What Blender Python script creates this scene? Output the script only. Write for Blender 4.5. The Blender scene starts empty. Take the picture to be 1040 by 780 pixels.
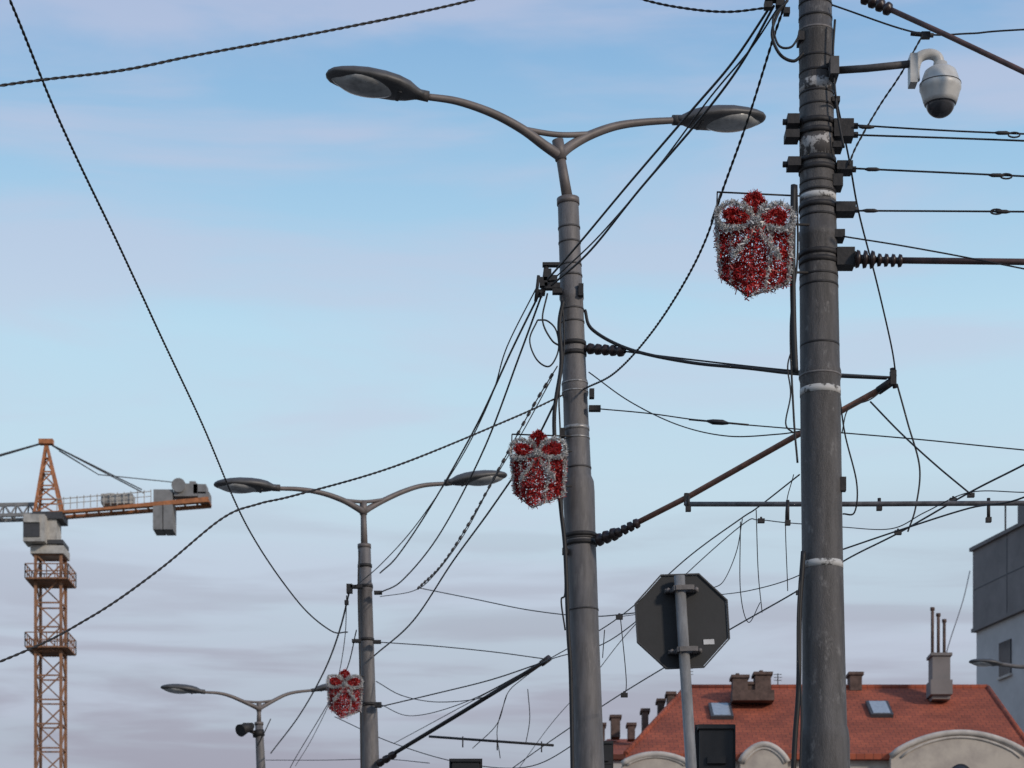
import bpy, math, random
from mathutils import Vector, Matrix
random.seed(7)
F=2400.0; HZ=1150.0; CH=1.7
def S(x,y,d):
    return Vector(((x-520)/F*d, d, CH+(HZ-y)/F*d))
scene=bpy.context.scene
# ---------------- materials ----------------
def mat(name,col,rough=0.6,metal=0.0,noise=0.0,nscale=8.0,col2=None,bump=0.0,bscale=40,stretch=(1,1,1),fac=(0.4,0.65),col3=None,n3=2.0,st3=(1,1,1),fac3=(.55,.7)):
    m=bpy.data.materials.new(name); m.use_nodes=True
    nt=m.node_tree; N=nt.nodes; L=nt.links
    b=N["Principled BSDF"]
    b.inputs["Roughness"].default_value=rough; b.inputs["Metallic"].default_value=metal
    b.inputs["Base Color"].default_value=(*col,1)
    tc=N.new("ShaderNodeTexCoord"); mp=N.new("ShaderNodeMapping"); mp.inputs["Scale"].default_value=stretch
    L.new(tc.outputs["Object"],mp.inputs["Vector"])
    if col2 is None and noise>0: col2=tuple(c*(1-noise) for c in col)
    if col2 is not None:
        n=N.new("ShaderNodeTexNoise"); n.inputs["Scale"].default_value=nscale; n.inputs["Detail"].default_value=8; n.inputs["Roughness"].default_value=0.65
        L.new(mp.outputs["Vector"],n.inputs["Vector"])
        r=N.new("ShaderNodeMapRange"); r.inputs["From Min"].default_value=fac[0]; r.inputs["From Max"].default_value=fac[1]
        L.new(n.outputs["Fac"],r.inputs["Value"])
        mx=N.new("ShaderNodeMixRGB"); mx.inputs[1].default_value=(*col,1); mx.inputs[2].default_value=(*col2,1)
        L.new(r.outputs["Result"],mx.inputs[0]); out=mx.outputs[0]
        if col3 is not None:
            mp3=N.new("ShaderNodeMapping"); mp3.inputs["Scale"].default_value=st3; L.new(tc.outputs["Object"],mp3.inputs["Vector"])
            n3_=N.new("ShaderNodeTexNoise"); n3_.inputs["Scale"].default_value=n3; n3_.inputs["Detail"].default_value=10; n3_.inputs["Roughness"].default_value=0.7
            L.new(mp3.outputs[0],n3_.inputs["Vector"])
            r3=N.new("ShaderNodeMapRange"); r3.inputs[1].default_value=fac3[0]; r3.inputs[2].default_value=fac3[1]; L.new(n3_.outputs["Fac"],r3.inputs[0])
            m3=N.new("ShaderNodeMixRGB"); m3.inputs[2].default_value=(*col3,1); L.new(out,m3.inputs[1]); L.new(r3.outputs[0],m3.inputs[0]); out=m3.outputs[0]
        L.new(out,b.inputs["Base Color"])
    if bump>0:
        n2=N.new("ShaderNodeTexNoise"); n2.inputs["Scale"].default_value=bscale; n2.inputs["Detail"].default_value=5
        L.new(mp.outputs["Vector"],n2.inputs["Vector"])
        bp=N.new("ShaderNodeBump"); bp.inputs["Strength"].default_value=bump; bp.inputs["Distance"].default_value=0.01
        L.new(n2.outputs["Fac"],bp.inputs["Height"]); L.new(bp.outputs["Normal"],b.inputs["Normal"])
    return m
M={}
M['pole']=mat('pole_paint_grey',(0.150,0.140,0.140),0.55,0.0,col2=(0.095,0.088,0.086),nscale=3,bump=0.25,bscale=60,stretch=(6,6,1),col3=(0.20,0.185,0.18),n3=5,st3=(3,3,.6))
M['polet']=mat('weathered_pole_dark',(0.088,0.082,0.081),0.6,0.0,col2=(0.042,0.038,0.037),nscale=3,bump=0.5,bscale=50,stretch=(5,5,0.7),col3=(0.15,0.143,0.14),n3=6,st3=(2,2,1.2),fac3=(.57,.66))
M['collar']=mat('collar_grey',(0.090,0.083,0.081),0.6,0.1,noise=0.5,nscale=14)
M['arm']=mat('lamp_arm_grey',(0.17,0.145,0.135),0.55,0.1,noise=0.3,nscale=6)
M['lum']=mat('luminaire_shell',(0.095,0.092,0.092),0.5,0.1,noise=0.3,nscale=7)
M['glass']=mat('luminaire_bowl',(0.42,0.42,0.41),0.2,0.0,noise=0.4,nscale=9)
M['black']=mat('black_rubber',(0.012,0.012,0.014),0.6,noise=0.3)
M['wire']=mat('dark_wire',(0.018,0.016,0.016),0.6,noise=0.3)
M['wiregrey']=mat('bronze_wire',(0.06,0.055,0.05),0.5,0.3,noise=0.3)
M['iron']=mat('dark_iron',(0.028,0.025,0.025),0.65,0.1,noise=0.5,nscale=20,bump=0.3)
M['strap']=mat('steel_strap',(0.36,0.35,0.34),0.4,0.3,noise=0.6,nscale=18)
M['tape']=mat('torn_sticker_residue',(0.50,0.49,0.47),0.8,col2=(0.09,0.085,0.08),nscale=12,fac=(0.52,0.57))
M['tape2']=mat('torn_sticker_patches',(0.07,0.064,0.062),0.8,col2=(0.40,0.385,0.37),nscale=11,fac=(0.53,0.57))
M['rust']=mat('rusty_tube',(0.30,0.135,0.085),0.75,col2=(0.14,0.075,0.055),nscale=9,bump=0.3)
M['rustd']=mat('brown_tube',(0.13,0.070,0.060),0.6,col2=(0.06,0.038,0.035),nscale=9)
M['ins']=mat('insulator_brown',(0.035,0.02,0.018),0.35,noise=0.3)
M['bar']=mat('galvanised_bar',(0.18,0.165,0.16),0.6,0.1,noise=0.5,nscale=12)
M['white']=mat('camera_white',(0.58,0.57,0.54),0.4,col2=(0.42,0.41,0.39),nscale=6)
M['dome']=mat('camera_dome',(0.05,0.05,0.055),0.15,noise=0.2)
M['red']=mat('red_tinsel',(0.50,0.022,0.020),0.45,0.0,col2=(0.26,0.008,0.009),nscale=14)
M['silver']=mat('silver_tinsel',(0.66,0.65,0.63),0.4,0.1,col2=(0.38,0.37,0.36),nscale=25)
M['signb']=mat('sign_back_grey',(0.0125,0.0135,0.015),0.65,0.0,col2=(0.018,0.019,0.021),nscale=4,bump=0.05)
M['rim']=mat('sign_rim',(0.03,0.03,0.032),0.5,0.2,noise=0.2)
M['signp']=mat('sign_post_galvanised',(0.25,0.245,0.24),0.55,0.1,col2=(0.16,0.155,0.15),nscale=6,bump=0.2,stretch=(4,4,1))
M['label']=mat('label_white',(0.6,0.6,0.6),0.6,noise=0.2)
M['signred']=mat('sign_red_face',(0.45,0.02,0.02),0.4,noise=0.1)
M['cro']=mat('crane_orange',(0.50,0.19,0.07),0.6,noise=0.45,nscale=3)
M['cry']=mat('crane_mast_ochre',(0.33,0.16,0.08),0.6,noise=0.45,nscale=3)
M['crw']=mat('crane_cab_white',(0.52,0.50,0.46),0.6,noise=0.4,nscale=1.5)
M['crg']=mat('crane_concrete',(0.25,0.25,0.25),0.8,noise=0.3,nscale=2)
M['crd']=mat('crane_dark',(0.06,0.06,0.065),0.6,noise=0.3)
M['cream']=mat('cream_render',(0.50,0.44,0.37),0.9,col2=(0.36,0.31,0.27),nscale=1.2,bump=0.3,bscale=12)
M['trim']=mat('light_trim',(0.55,0.50,0.45),0.85,noise=0.3,nscale=2)
M['grey1']=mat('grey_cladding',(0.215,0.195,0.188),0.85,noise=0.25,nscale=0.6)
M['grey2']=mat('pale_render',(0.50,0.485,0.475),0.9,noise=0.2,nscale=0.5)
M['brickd']=mat('chimney_brick',(0.13,0.085,0.07),0.9,noise=0.5,nscale=5,bump=0.5,bscale=18)
M['win']=mat('window_glass',(0.03,0.035,0.045),0.08,noise=0.2)
M['asph']=mat('asphalt',(0.05,0.05,0.052),0.9,noise=0.3,nscale=3,bump=0.5,bscale=90)
M['pave']=mat('pavement_concrete',(0.25,0.24,0.23),0.9,noise=0.3,nscale=2,bump=0.3)
M['ground']=mat('ground_soil',(0.12,0.12,0.10),0.95,noise=0.4,nscale=0.3)
M['paint']=mat('road_paint',(0.7,0.7,0.68),0.7,noise=0.3,nscale=6)
M['rail']=mat('rail_steel',(0.25,0.24,0.23),0.3,0.8,noise=0.2)
def roofmat():
    m=bpy.data.materials.new('roof_tiles_red'); m.use_nodes=True; nt=m.node_tree;N=nt.nodes;L=nt.links;b=N["Principled BSDF"]
    b.inputs["Roughness"].default_value=0.9
    tc=N.new("ShaderNodeTexCoord")
    br=N.new("ShaderNodeTexBrick"); br.inputs["Scale"].default_value=1.0
    br.inputs["Brick Width"].default_value=0.28; br.inputs["Row Height"].default_value=0.22; br.inputs["Mortar Size"].default_value=0.010
    br.inputs["Color1"].default_value=(0.40,0.095,0.045,1); br.inputs["Color2"].default_value=(0.31,0.072,0.037,1); br.inputs["Mortar"].default_value=(0.13,0.04,0.025,1)
    L.new(tc.outputs["Object"],br.inputs[0])
    n=N.new("ShaderNodeTexNoise"); n.inputs["Scale"].default_value=0.7; n.inputs["Detail"].default_value=9; L.new(tc.outputs["Object"],n.inputs[0])
    r=N.new("ShaderNodeMapRange"); r.inputs[1].default_value=0.35; r.inputs[2].default_value=0.7; r.inputs[3].default_value=0.7; r.inputs[4].default_value=1.15
    L.new(n.outputs["Fac"],r.inputs[0])
    mx=N.new("ShaderNodeMixRGB"); mx.blend_type='MULTIPLY'; mx.inputs[0].default_value=1
    L.new(br.outputs["Color"],mx.inputs[1]); L.new(r.outputs[0],mx.inputs[2]); L.new(mx.outputs[0],b.inputs["Base Color"])
    bp=N.new("ShaderNodeBump"); bp.inputs["Strength"].default_value=0.5; bp.inputs["Distance"].default_value=0.03
    L.new(br.outputs["Fac"],bp.inputs["Height"]); bp.invert=True; L.new(bp.outputs[0],b.inputs["Normal"])
    return m
M['roof']=roofmat()

# ---------------- mesh builder ----------------
def root(name,loc):
    e=bpy.data.objects.new(name,None); e.location=loc; e.empty_display_size=0.3
    scene.collection.objects.link(e); return e
class MB:
    def __init__(s): s.v=[];s.f=[];s.sm=[]
    def ring(s,c,a,b,ra,rb,n):
        i=len(s.v)
        for k in range(n):
            t=2*math.pi*k/n; s.v.append(c+a*(ra*math.cos(t))+b*(rb*math.sin(t)))
        return i
    def sweep(s,pts,rad,n=8,caps=True):
        pts=[Vector(p) for p in pts]
        if not isinstance(rad,(list,tuple)): rad=[rad]*len(pts)
        T=[]
        for i in range(len(pts)):
            a=pts[max(i-1,0)];b=pts[min(i+1,len(pts)-1)]
            t=(b-a); T.append(t.normalized() if t.length>1e-9 else (T[-1] if T else Vector((0,0,1))))
        up=Vector((0,0,1)) if abs(T[0].z)<0.9 else Vector((1,0,0))
        a=T[0].cross(up).normalized(); last=None
        for i,p in enumerate(pts):
            a=(a-T[i]*a.dot(T[i])).normalized(); b=T[i].cross(a)
            r=s.ring(p,a,b,rad[i],rad[i],n)
            if last is not None:
                for k in range(n):
                    s.f.append((last+k,last+(k+1)%n,r+(k+1)%n,r+k)); s.sm.append(True)
            elif caps:
                s.f.append(tuple(r+k for k in reversed(range(n)))); s.sm.append(False)
            last=r
        if caps: s.f.append(tuple(last+k for k in range(n))); s.sm.append(False)
    def tube(s,p0,p1,r0,r1=None,n=10): s.sweep([p0,p1],[r0,r0 if r1 is None else r1],n)
    def box(s,c,size,X=Vector((1,0,0)),Y=Vector((0,1,0)),Z=Vector((0,0,1))):
        c=Vector(c); i=len(s.v); hx,hy,hz=size[0]/2,size[1]/2,size[2]/2
        for sx,sy,sz in ((-1,-1,-1),(1,-1,-1),(1,1,-1),(-1,1,-1),(-1,-1,1),(1,-1,1),(1,1,1),(-1,1,1)):
            s.v.append(c+X*(hx*sx)+Y*(hy*sy)+Z*(hz*sz))
        for q in ((0,3,2,1),(4,5,6,7),(0,1,5,4),(1,2,6,5),(2,3,7,6),(3,0,4,7)):
            s.f.append(tuple(i+k for k in q)); s.sm.append(False)
    def beam(s,p0,p1,w,h=None):
        h=h or w; p0=Vector(p0);p1=Vector(p1); Z=(p1-p0); l=Z.length
        if l<1e-6:return
        Z.normalize(); up=Vector((0,0,1)) if abs(Z.z)<0.95 else Vector((0,1,0))
        X=Z.cross(up).normalized(); Y=Z.cross(X)
        s.box((p0+p1)/2,(w,h,l),X,Y,Z)
    def poly(s,pts,sm=False):
        i=len(s.v); s.v+= [Vector(p) for p in pts]; s.f.append(tuple(range(i,i+len(pts)))); s.sm.append(sm)
    def prism(s,pts,off):
        n=len(pts); i=len(s.v); off=Vector(off)
        s.v+=[Vector(p) for p in pts]+[Vector(p)+off for p in pts]
        s.f.append(tuple(range(i,i+n)));s.sm.append(False)
        s.f.append(tuple(i+n+k for k in reversed(range(n))));s.sm.append(False)
        for k in range(n):
            s.f.append((i+k,i+n+k,i+n+(k+1)%n,i+(k+1)%n));s.sm.append(False)
    def revolve(s,c,axis,prof,n=24):
        axis=Vector(axis).normalized(); up=Vector((0,1,0)) if abs(axis.y)<0.9 else Vector((1,0,0))
        a=axis.cross(up).normalized(); b=axis.cross(a); last=None
        for t,r in prof:
            q=s.ring(Vector(c)+axis*t,a,b,max(r,1e-4),max(r,1e-4),n)
            if last is not None:
                for k in range(n): s.f.append((last+k,last+(k+1)%n,q+(k+1)%n,q+k)); s.sm.append(True)
            last=q
    def build(s,name,m,parent=None):
        me=bpy.data.meshes.new(name); me.from_pydata([tuple(v) for v in s.v],[],s.f)
        me.polygons.foreach_set("use_smooth",s.sm)
        me.materials.append(m); me.update()
        import bmesh
        bm=bmesh.new(); bm.from_mesh(me); bmesh.ops.recalc_face_normals(bm,faces=bm.faces); bm.to_mesh(me); bm.free()
        o=bpy.data.objects.new(name,me); scene.collection.objects.link(o)
        if parent:
            o.parent=parent; o.matrix_parent_inverse=Matrix.Translation(-Vector(parent.location))
        return o
def catmull(pts,n=10):
    P=[pts[0]*2-pts[1]]+list(pts)+[pts[-1]*2-pts[-2]]; out=[]
    for i in range(1,len(P)-2):
        for k in range(n):
            t=k/n;p0,p1,p2,p3=P[i-1:i+3]
            out.append(0.5*((2*p1)+(p2-p0)*t+(2*p0-5*p1+4*p2-p3)*t*t+(3*p1-p0-3*p2+p3)*t**3))
    out.append(P[-2]); return out
def path3(pts,d0,d1,n=10):
    """survey a wire as a chain in space between distances d0,d1 (kept in one vertical plane)"""
    V2=[Vector((p[0],p[1],0)) for p in pts]
    if len(V2)>2: V2=catmull(V2,n)
    else: V2=[V2[0].lerp(V2[1],k/8) for k in range(9)]
    xs=[v.x for v in V2]; mono=all(xs[i]<=xs[i+1]+.01 for i in range(len(xs)-1)) or all(xs[i]>=xs[i+1]-.01 for i in range(len(xs)-1))
    L=[0]
    for i in range(1,len(V2)): L.append(L[-1]+(V2[i]-V2[i-1]).length)
    out=[]
    for i,v in enumerate(V2):
        t=(v.x-xs[0])/(xs[-1]-xs[0]) if (mono and abs(xs[-1]-xs[0])>60) else L[i]/L[-1]
        d=1/((1-t)/d0+t/d1); out.append(S(v.x,v.y,d))
    return out
def resample(P,step):
    out=[P[0]];acc=0
    for i in range(1,len(P)):
        a,b=P[i-1],P[i];l=(b-a).length
        if l<1e-9: continue
        t=step-acc
        while t<=l:
            out.append(a.lerp(b,t/l)); t+=step
        acc=l-(t-step)
    out.append(P[-1]);return out
def strand(mb,P,r,pitch=0.1):
    Q=resample(P,pitch/8)
    for ph in (0,math.pi):
        o=[]
        for i,p in enumerate(Q):
            t=(Q[min(i+1,len(Q)-1)]-Q[max(i-1,0)]).normalized()
            a=t.cross(Vector((0,0,1)));a=a.normalized() if a.length>1e-3 else Vector((1,0,0)); b=t.cross(a)
            an=2*math.pi*i/8+ph; o.append(p+a*(math.cos(an)*r*.75)+b*(math.sin(an)*r*.75))
        mb.sweep(o,r,6)
def cable(name,pts,d0,d1,r=0.005,tw=0,m='wire',n=10,parent=None):
    P=path3(pts,d0,d1,n); mb=MB()
    if tw: strand(mb,P,r,tw)
    else: mb.sweep(P,r,6)
    return mb.build(name,M[m],parent)
def insul(mb,p0,p1,r,n=5):
    d=(p1-p0);l=d.length;pr=[(0,r*.35)]
    for k in range(n):
        a=l*(k+.1)/n; w=l/n
        pr+=[(a,r*.5),(a+w*.15,r),(a+w*.55,r*.9),(a+w*.7,r*.5)]
    pr+=[(l,r*.35)]
    mb.revolve(p0,d,pr,14)

# ---------------- street lamps ----------------
def luminaire(parent,a,b,wide,nm):
    ax=b-a;L=ax.length;ax.normalize(); side=ax.cross(Vector((0,0,1))).normalized(); up=side.cross(ax)
    prof=[(0,.045,.04,.035),(.04,.05,.045,.04),(.08,.065,.06,.045),(.16,.115,.09,.055),(.28,.155,.108,.06),(.42,.174,.115,.06),(.6,.174,.112,.055),(.75,.155,.095,.05),(.86,.13,.075,.045),(.94,.10,.052,.035),(.985,.055,.03,.02),(1,.01,.006,.006)]
    s=L/0.93
    mb=MB();last=None;n=28
    for t,w,h,bt in prof:
        i=len(mb.v);c=a+ax*(L*t)
        for k in range(n):
            th=2*math.pi*k/n;cx=math.cos(th);sx=math.sin(th)
            mb.v.append(c+side*(w*s*wide*cx)+up*((h if sx>0 else bt)*s*sx))
        if last is not None:
            for k in range(n): mb.f.append((last+k,last+(k+1)%n,i+(k+1)%n,i+k));mb.sm.append(True)
        else: mb.f.append(tuple(i+k for k in range(n)));mb.sm.append(False)
        last=i
    mb.build(nm+'_shell',M['lum'],parent)
    mb=MB();last=None
    for k2 in range(13):
        q=k2/12;t=.26+.70*q;e=math.sin(math.pi*q)**.55 if 0<q<1 else 0.02
        i=len(mb.v);c=a+ax*(L*t)-up*(.020*s)
        w0=.160 if t<.75 else .160-(t-.75)*.35
        for k in range(n):
            th=2*math.pi*k/n
            mb.v.append(c+side*(w0*s*wide*e*math.cos(th)*.95)+up*(.080*s*e*min(math.sin(th),0.1)))
        if last is not None:
            for k in range(n): mb.f.append((last+k,last+(k+1)%n,i+(k+1)%n,i+k));mb.sm.append(True)
        last=i
    mb.build(nm+'_bowl',M['glass'],parent)
    mb=MB()
    mb.tube(a-ax*.05*s,a+ax*.06*s,.05*s,.05*s,14)
    mb.box(a+ax*(L*.25)-up*.052*s,(.03*s,.2*s,.02*s),ax,side,up)
    mb.build(nm+'_clamp',M['collar'],parent)
def lathe_pole(mb,top,bot,prof,n=28):
    ax=(bot-top).normalized(); mb.revolve(top,ax,prof,n)
def street_lamp(d,jx,jy,tx,ty,bx,by,Larm,Rarm,Lend,Rend,widths,loop=None):
    px=d/F
    top=S(tx,ty,d); low=S(bx,by,d); ax=(low-top).normalized()
    k=top.z/(-ax.z); base=top+ax*k
    e=root('street_lamp',base)
    prof=[]
    for (yy,hw) in widths: prof.append(((yy-ty)*px,hw*px))
    lastr=prof[-1][1]
    prof+=[(k-.9,lastr*1.05),(k-.88,lastr*1.3),(k-.05,lastr*1.35),(k,lastr*1.35)]
    mb=MB();lathe_pole(mb,top,low,[(0,.001)]+prof);mb.build('pole',M['pole'],e)
    mb=MB();mb.revolve(base,(0,0,1),[(0,.26),(.03,.26),(.03,.001)],20);mb.build('base_plate',M['iron'],e)
    J=S(jx,jy,d); mb=MB()
    mb.sweep([top+ax*.03,top-ax*.03],widths[0][1]*px*1.15,20)
    dirm=(J-top).normalized()
    mb.sweep([top,top.lerp(J,.5),J-dirm*.02],[.052,.047,.043],20)
    mb.sweep([J-dirm*.1,J+dirm*.09],[.055,.055],20)
    mb.build('mast',M['arm'],e)
    dl,dr=Lend,Rend
    mb=MB()
    for arm,de in ((Larm,dl),(Rarm,dr)):
        n=len(arm);P=[]
        for i,(x,y) in enumerate(arm): P.append(S(x,y,1/((1-i/(n-1))/d+(i/(n-1))/de)))
        Q=catmull(P,6); mb.sweep(Q,[.050+(.030-.050)*i/(len(Q)-1) for i in range(len(Q))],12)
    def at(arm,de,f):
        i=f*(len(arm)-1); a=int(i); t=i-a; b=min(a+1,len(arm)-1)
        return S(arm[a][0]+(arm[b][0]-arm[a][0])*t,arm[a][1]+(arm[b][1]-arm[a][1])*t,1/((1-f)/d+f/de))
    pa=at(Larm,dl,.40);pb=at(Rarm,dr,.42); mid=(pa+pb)/2-Vector((0,0,.03))
    mb.sweep(catmull([pa,mid,pb],8),.026,10)
    mb.build('arms',M['arm'],e)
    return e,top,ax
eA,topA,axA=street_lamp(22.3,568,152,577,205,598,780,
   [(568,158),(552,147),(530,131),(500,115),(465,103),(432,98)],[(568,158),(580,148),(600,137),(626,128),(655,124),(690,122)],21.8,22.8,
   [(205,10),(207,10.6),(250,11),(296,11.3),(298,12.4),(304,12.4),(306,11.6),(386,12.2),(388,13.2),(402,13.2),(404,12.4),(436,12.8),(484,13.4),(490,15.8),(500,16.2),(540,15.6),(640,15.4),(780,15.8)])
luminaire(eA,S(430,97,21.8),S(331,75,21.6),1.3,'left_luminaire')
luminaire(eA,S(688,122,22.8),S(777,121,23.0),1.3,'right_luminaire')
eB,topB,axB=street_lamp(35.3,369,516,370,555,376,780,
   [(369,520),(361,515),(348,508),(328,501),(305,497),(281,496)],[(369,520),(377,515),(390,508),(410,499),(430,493),(455,491)],34.6,36,
   [(555,6),(556,6.5),(592,6.6),(593,7.4),(600,7.4),(601,6.8),(715,7.5),(720,9),(780,9.3)])
luminaire(eB,S(281,495.5,34.6),S(217,492,34.4),1.3,'left_luminaire')
luminaire(eB,S(455,490,36),S(515,483,36.2),1.3,'right_luminaire')
eC,topC,axC=street_lamp(51.7,263,718,263,735,265,780,
   [(263,720),(257,717),(246,712),(234,707),(222,704),(206,703)],[(263,720),(268,717),(277,712),(289,706),(300,703),(318,701)],51,52.4,
   [(735,4),(760,4.4),(780,4.7)])
luminaire(eC,S(206,702.5,51),S(163,698,50.8),1.2,'left_luminaire')
luminaire(eC,S(318,701,52.4),S(352,695,52.6),1.2,'right_luminaire')
def axis_pt(top,ax,d,y):
    z=CH+(HZ-y)/F*d; return top+ax*((z-top.z)/ax.z)
pxA=22.3/F
def bands(parent,top,ax,d,ys,r,m='strap',h=1.6,nm='straps'):
    mb=MB()
    for y,rr in zip(ys,r):
        p=axis_pt(top,ax,d,y); w=h*d/F/2
        mb.revolve(p,ax,[(-w,rr*d/F-.003),(-w,rr*d/F),(w,rr*d/F),(w,rr*d/F-.003)],28)
    mb.build(nm,M[m],parent)
bands(eA,topA,axA,22.3,[390,399,446],[13.6,13.6,13.4])
bands(eA,topA,axA,22.3,[436],[13.3],'strap',4,'sticker_strip')
bands(eA,topA,axA,22.3,[232,247,270,281,315,328,476,548,620],[11.4,11.5,11.6,11.8,12.2,12.3,13.8,16.2,15.9],'collar',1.8)
bands(eA,topA,axA,22.3,[545,553,350,360],[17,17,13.2,13.2],'iron',4,'pole_clamps')
bands(eB,topB,axB,35.3,[575,596,650,716],[7.4,7.8,7.6,9.4],'iron',3,'pole_clamps')
mb=MB()
for (x,y,w,h) in ((561,291,16,6),(556,280,8,12),(552,287,8,9),(566,296,10,5),(604,415,12,5),(601,400,5,9),(548,298,6,6),(563,283,6,5),(560,269,18,3)):
    mb.box(S(x,y,22.2),(w*pxA,.07,h*pxA))
for (x,y,w,h) in ((590,295,5,12),(571,440,5,9),(574,560,6,6)):
    mb.box(S(x,y,22.2),(w*pxA,.07,h*pxA))
mb.sweep([S(555,270,22.2),S(551,300,22.2)],.024,10);mb.sweep([S(547,280,22.1),S(544,306,22.1)],.016,10)
mb.build('cable_brackets',M['iron'],eA)
mb=MB()
for (x,y,w,h) in ((355,598,6,9),(362,596,12,3),(352,612,4,4),(384,602,8,3),(362,651,9,3),(383,652,8,3),(384,716,7,5)):
    mb.box(S(x,y,35.1),(w*.0147,.09,h*.0147))
mb.build('cable_brackets',M['iron'],eB)
mb=MB(); mb.box(S(252,739,51.5),(.2,.3,.16)); mb.sweep([S(256,737,51.5),S(244,742,51.2)],[.07,.14],14); mb.tube(S(252,742,51.5),S(262,746,51.7),.03)
mb.sweep([S(262,742,51.7),S(263,748,51.7)],.13,12)
mb.build('speaker_horn',M['iron'],eC)
cable('pole_cable',[(572,306),(568,330),(570,370),(563,420),(565,470),(570,520),(574,560),(577,640),(580,700),(583,900)],22.1,22.1,.022,m='black',parent=eA)
cable('pole_cable',[(571,300),(573,350),(568,400),(569,440),(572,540),(574,600),(570,610),(574,640)],22.1,22.1,.009,m='black',parent=eA)
cable('pole_cable',[(546,325),(538,345),(545,365),(558,372),(567,356),(565,336),(556,326),(546,325)],22.1,22.1,.008,m='black',parent=eA)
cable('pole_cable',[(556,298),(551,325),(560,345),(570,352)],22.1,22.1,.009,m='black',parent=eA)
cable('pole_cable',[(365,560),(364,600),(366,700),(368,900)],35.1,35.1,.015,m='black',parent=eB)

# ---------------- tram pole ----------------
dT=16.5; pxT=dT/F
topT=S(826.5,-110,dT); lowT=S(838,780,dT); axT=(lowT-topT).normalized(); kT=topT.z/(-axT.z); baseT=topT+axT*kT
eT=root('tram_pole',baseT)
prof=[(0,.001),(0,15.5*pxT)]
for yy,hw in ((-60,16.4),(30,16.8),(31,17.6),(36,17.6),(37,17),(120,17.4),(215,18.4),(235,18.8),(236,19.6),(243,19.6),(244,19.2),(300,19.6),(374,20.2),(378,21.4),(384,21.4),(388,20.4),(480,20.6),(570,20.8),(650,21.6),(738,22.6),(742,24),(752,25.2),(780,25.2),(1000,26)): prof.append(((yy+110)*pxT,hw*pxT))
prof+=[(kT-.5,.19),(kT-.48,.23),(kT,.23)]
mb=MB();lathe_pole(mb,topT,lowT,prof,36);mb.build('pole',M['polet'],eT)
mb=MB();mb.revolve(baseT,(0,0,1),[(0,.34),(.04,.34),(.04,.001)],24);mb.build('base_plate',M['iron'],eT)
bands(eT,topT,axT,dT,[399,575],[20.8,21.1],'tape',7,'sticker_band')
bands(eT,topT,axT,dT,[150],[17.9],'tape2',24,'sticker_residue')
bands(eT,topT,axT,dT,[90],[17.6],'tape2',12,'sticker_residue')
bands(eT,topT,axT,dT,[203],[18.6],'tape',6,'sticker_strip')
bands(eT,topT,axT,dT,[6,20,61,76,97,110,188,197,222,282,292,352],[17.2,17.3,17.6,17.7,17.8,17.8,18.6,18.8,19,19.8,19.9,20.2],'iron',2.2)
bands(eT,topT,axT,dT,[33,210,383],[17.9,18.8,21.7],'bar',2)
bands(eT,topT,axT,dT,[127,137,165,174,212,260,268],[19,19,19.2,19.2,19.6,20.4,20.4],'iron',5,'pole_clamps')
mb=MB()
for (x,y,w,h) in ((805,124,12,10),(804,139,14,8),(806,167,13,9),(856,133,20,18),(850,150,10,6),(857,171,16,9),(850,186,10,12),(858,213,20,10),(851,240,12,8),(858,263,18,18),(848,104,8,5),(813,40,6,9)):
    mb.box(S(x,y,dT-.02),(w*pxT,.13,h*pxT))
for (x,y) in ((868,128),(868,137),(866,172),(868,213),(866,258),(866,268),(799,124),(799,167)):
    mb.revolve(S(x-4,y,dT-.03),(1,0,0),[(0,.001),(0,.022),(.05,.022),(.05,.001)],6)
mb.build('clamp_brackets',M['iron'],eT)
mb=MB()
insul(mb,S(868,263,dT-.1),S(890,264,dT-.1),.062,3);insul(mb,S(890,264,dT-.1),S(918,265,dT-.1),.045,4)
mb.build('tube_insulator',M['ins'],eT)
mb=MB();mb.sweep([S(914,264.5,dT-.1),S(1040,266,16.3),S(1700,280,15.5)],.022,12);mb.build('registration_tube',M['rustd'],eT)
cable('pole_cable',[(806,188),(805,260),(806,330),(808,378)],dT-.15,dT-.15,.022,m='black',parent=eT)
cable('pole_cable',[(809,188),(810,260),(803,330),(806,420),(810,470)],dT-.15,dT-.15,.008,m='black',parent=eT)
cable('pole_cable',[(816,560),(812,620),(811,700),(806,780),(800,1000)],dT-.1,dT-.1,.020,m='black',parent=eT)
cable('pole_cable',[(812,590),(810,650),(814,720),(812,800)],dT-.18,dT-.18,.008,m='black',parent=eT)
cable('pole_cable',[(800,0),(790,14),(784,35),(792,55),(806,62),(816,54)],dT-.1,dT-.1,.011,m='black',parent=eT)
cable('pole_cable',[(795,5),(785,20),(790,45),(803,48),(812,36)],dT-.15,dT-.15,.008,m='black',parent=eT)
cable('pole_cable',[(806,350),(800,372),(803,400),(798,430),(806,440)],dT-.15,dT-.15,.006,m='black',parent=eT)
cable('pole_cable',[(848,20),(846,60),(850,110),(857,150)],dT-.15,dT-.15,.009,m='black',parent=eT)
mb=MB()
for (x,y,w,h) in ((792,3,8,8),(780,6,8,6),(799,12,6,6),(787,0,20,3)):
    mb.box(S(x,y,dT),(w*pxT,.06,h*pxT))
mb.tube(S(778,0,dT),S(822,-6,dT),.016)
mb.box(S(856,492,dT-.05),(6*pxT,.05,14*pxT))
mb.build('anchor_fittings',M['iron'],eT)
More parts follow.
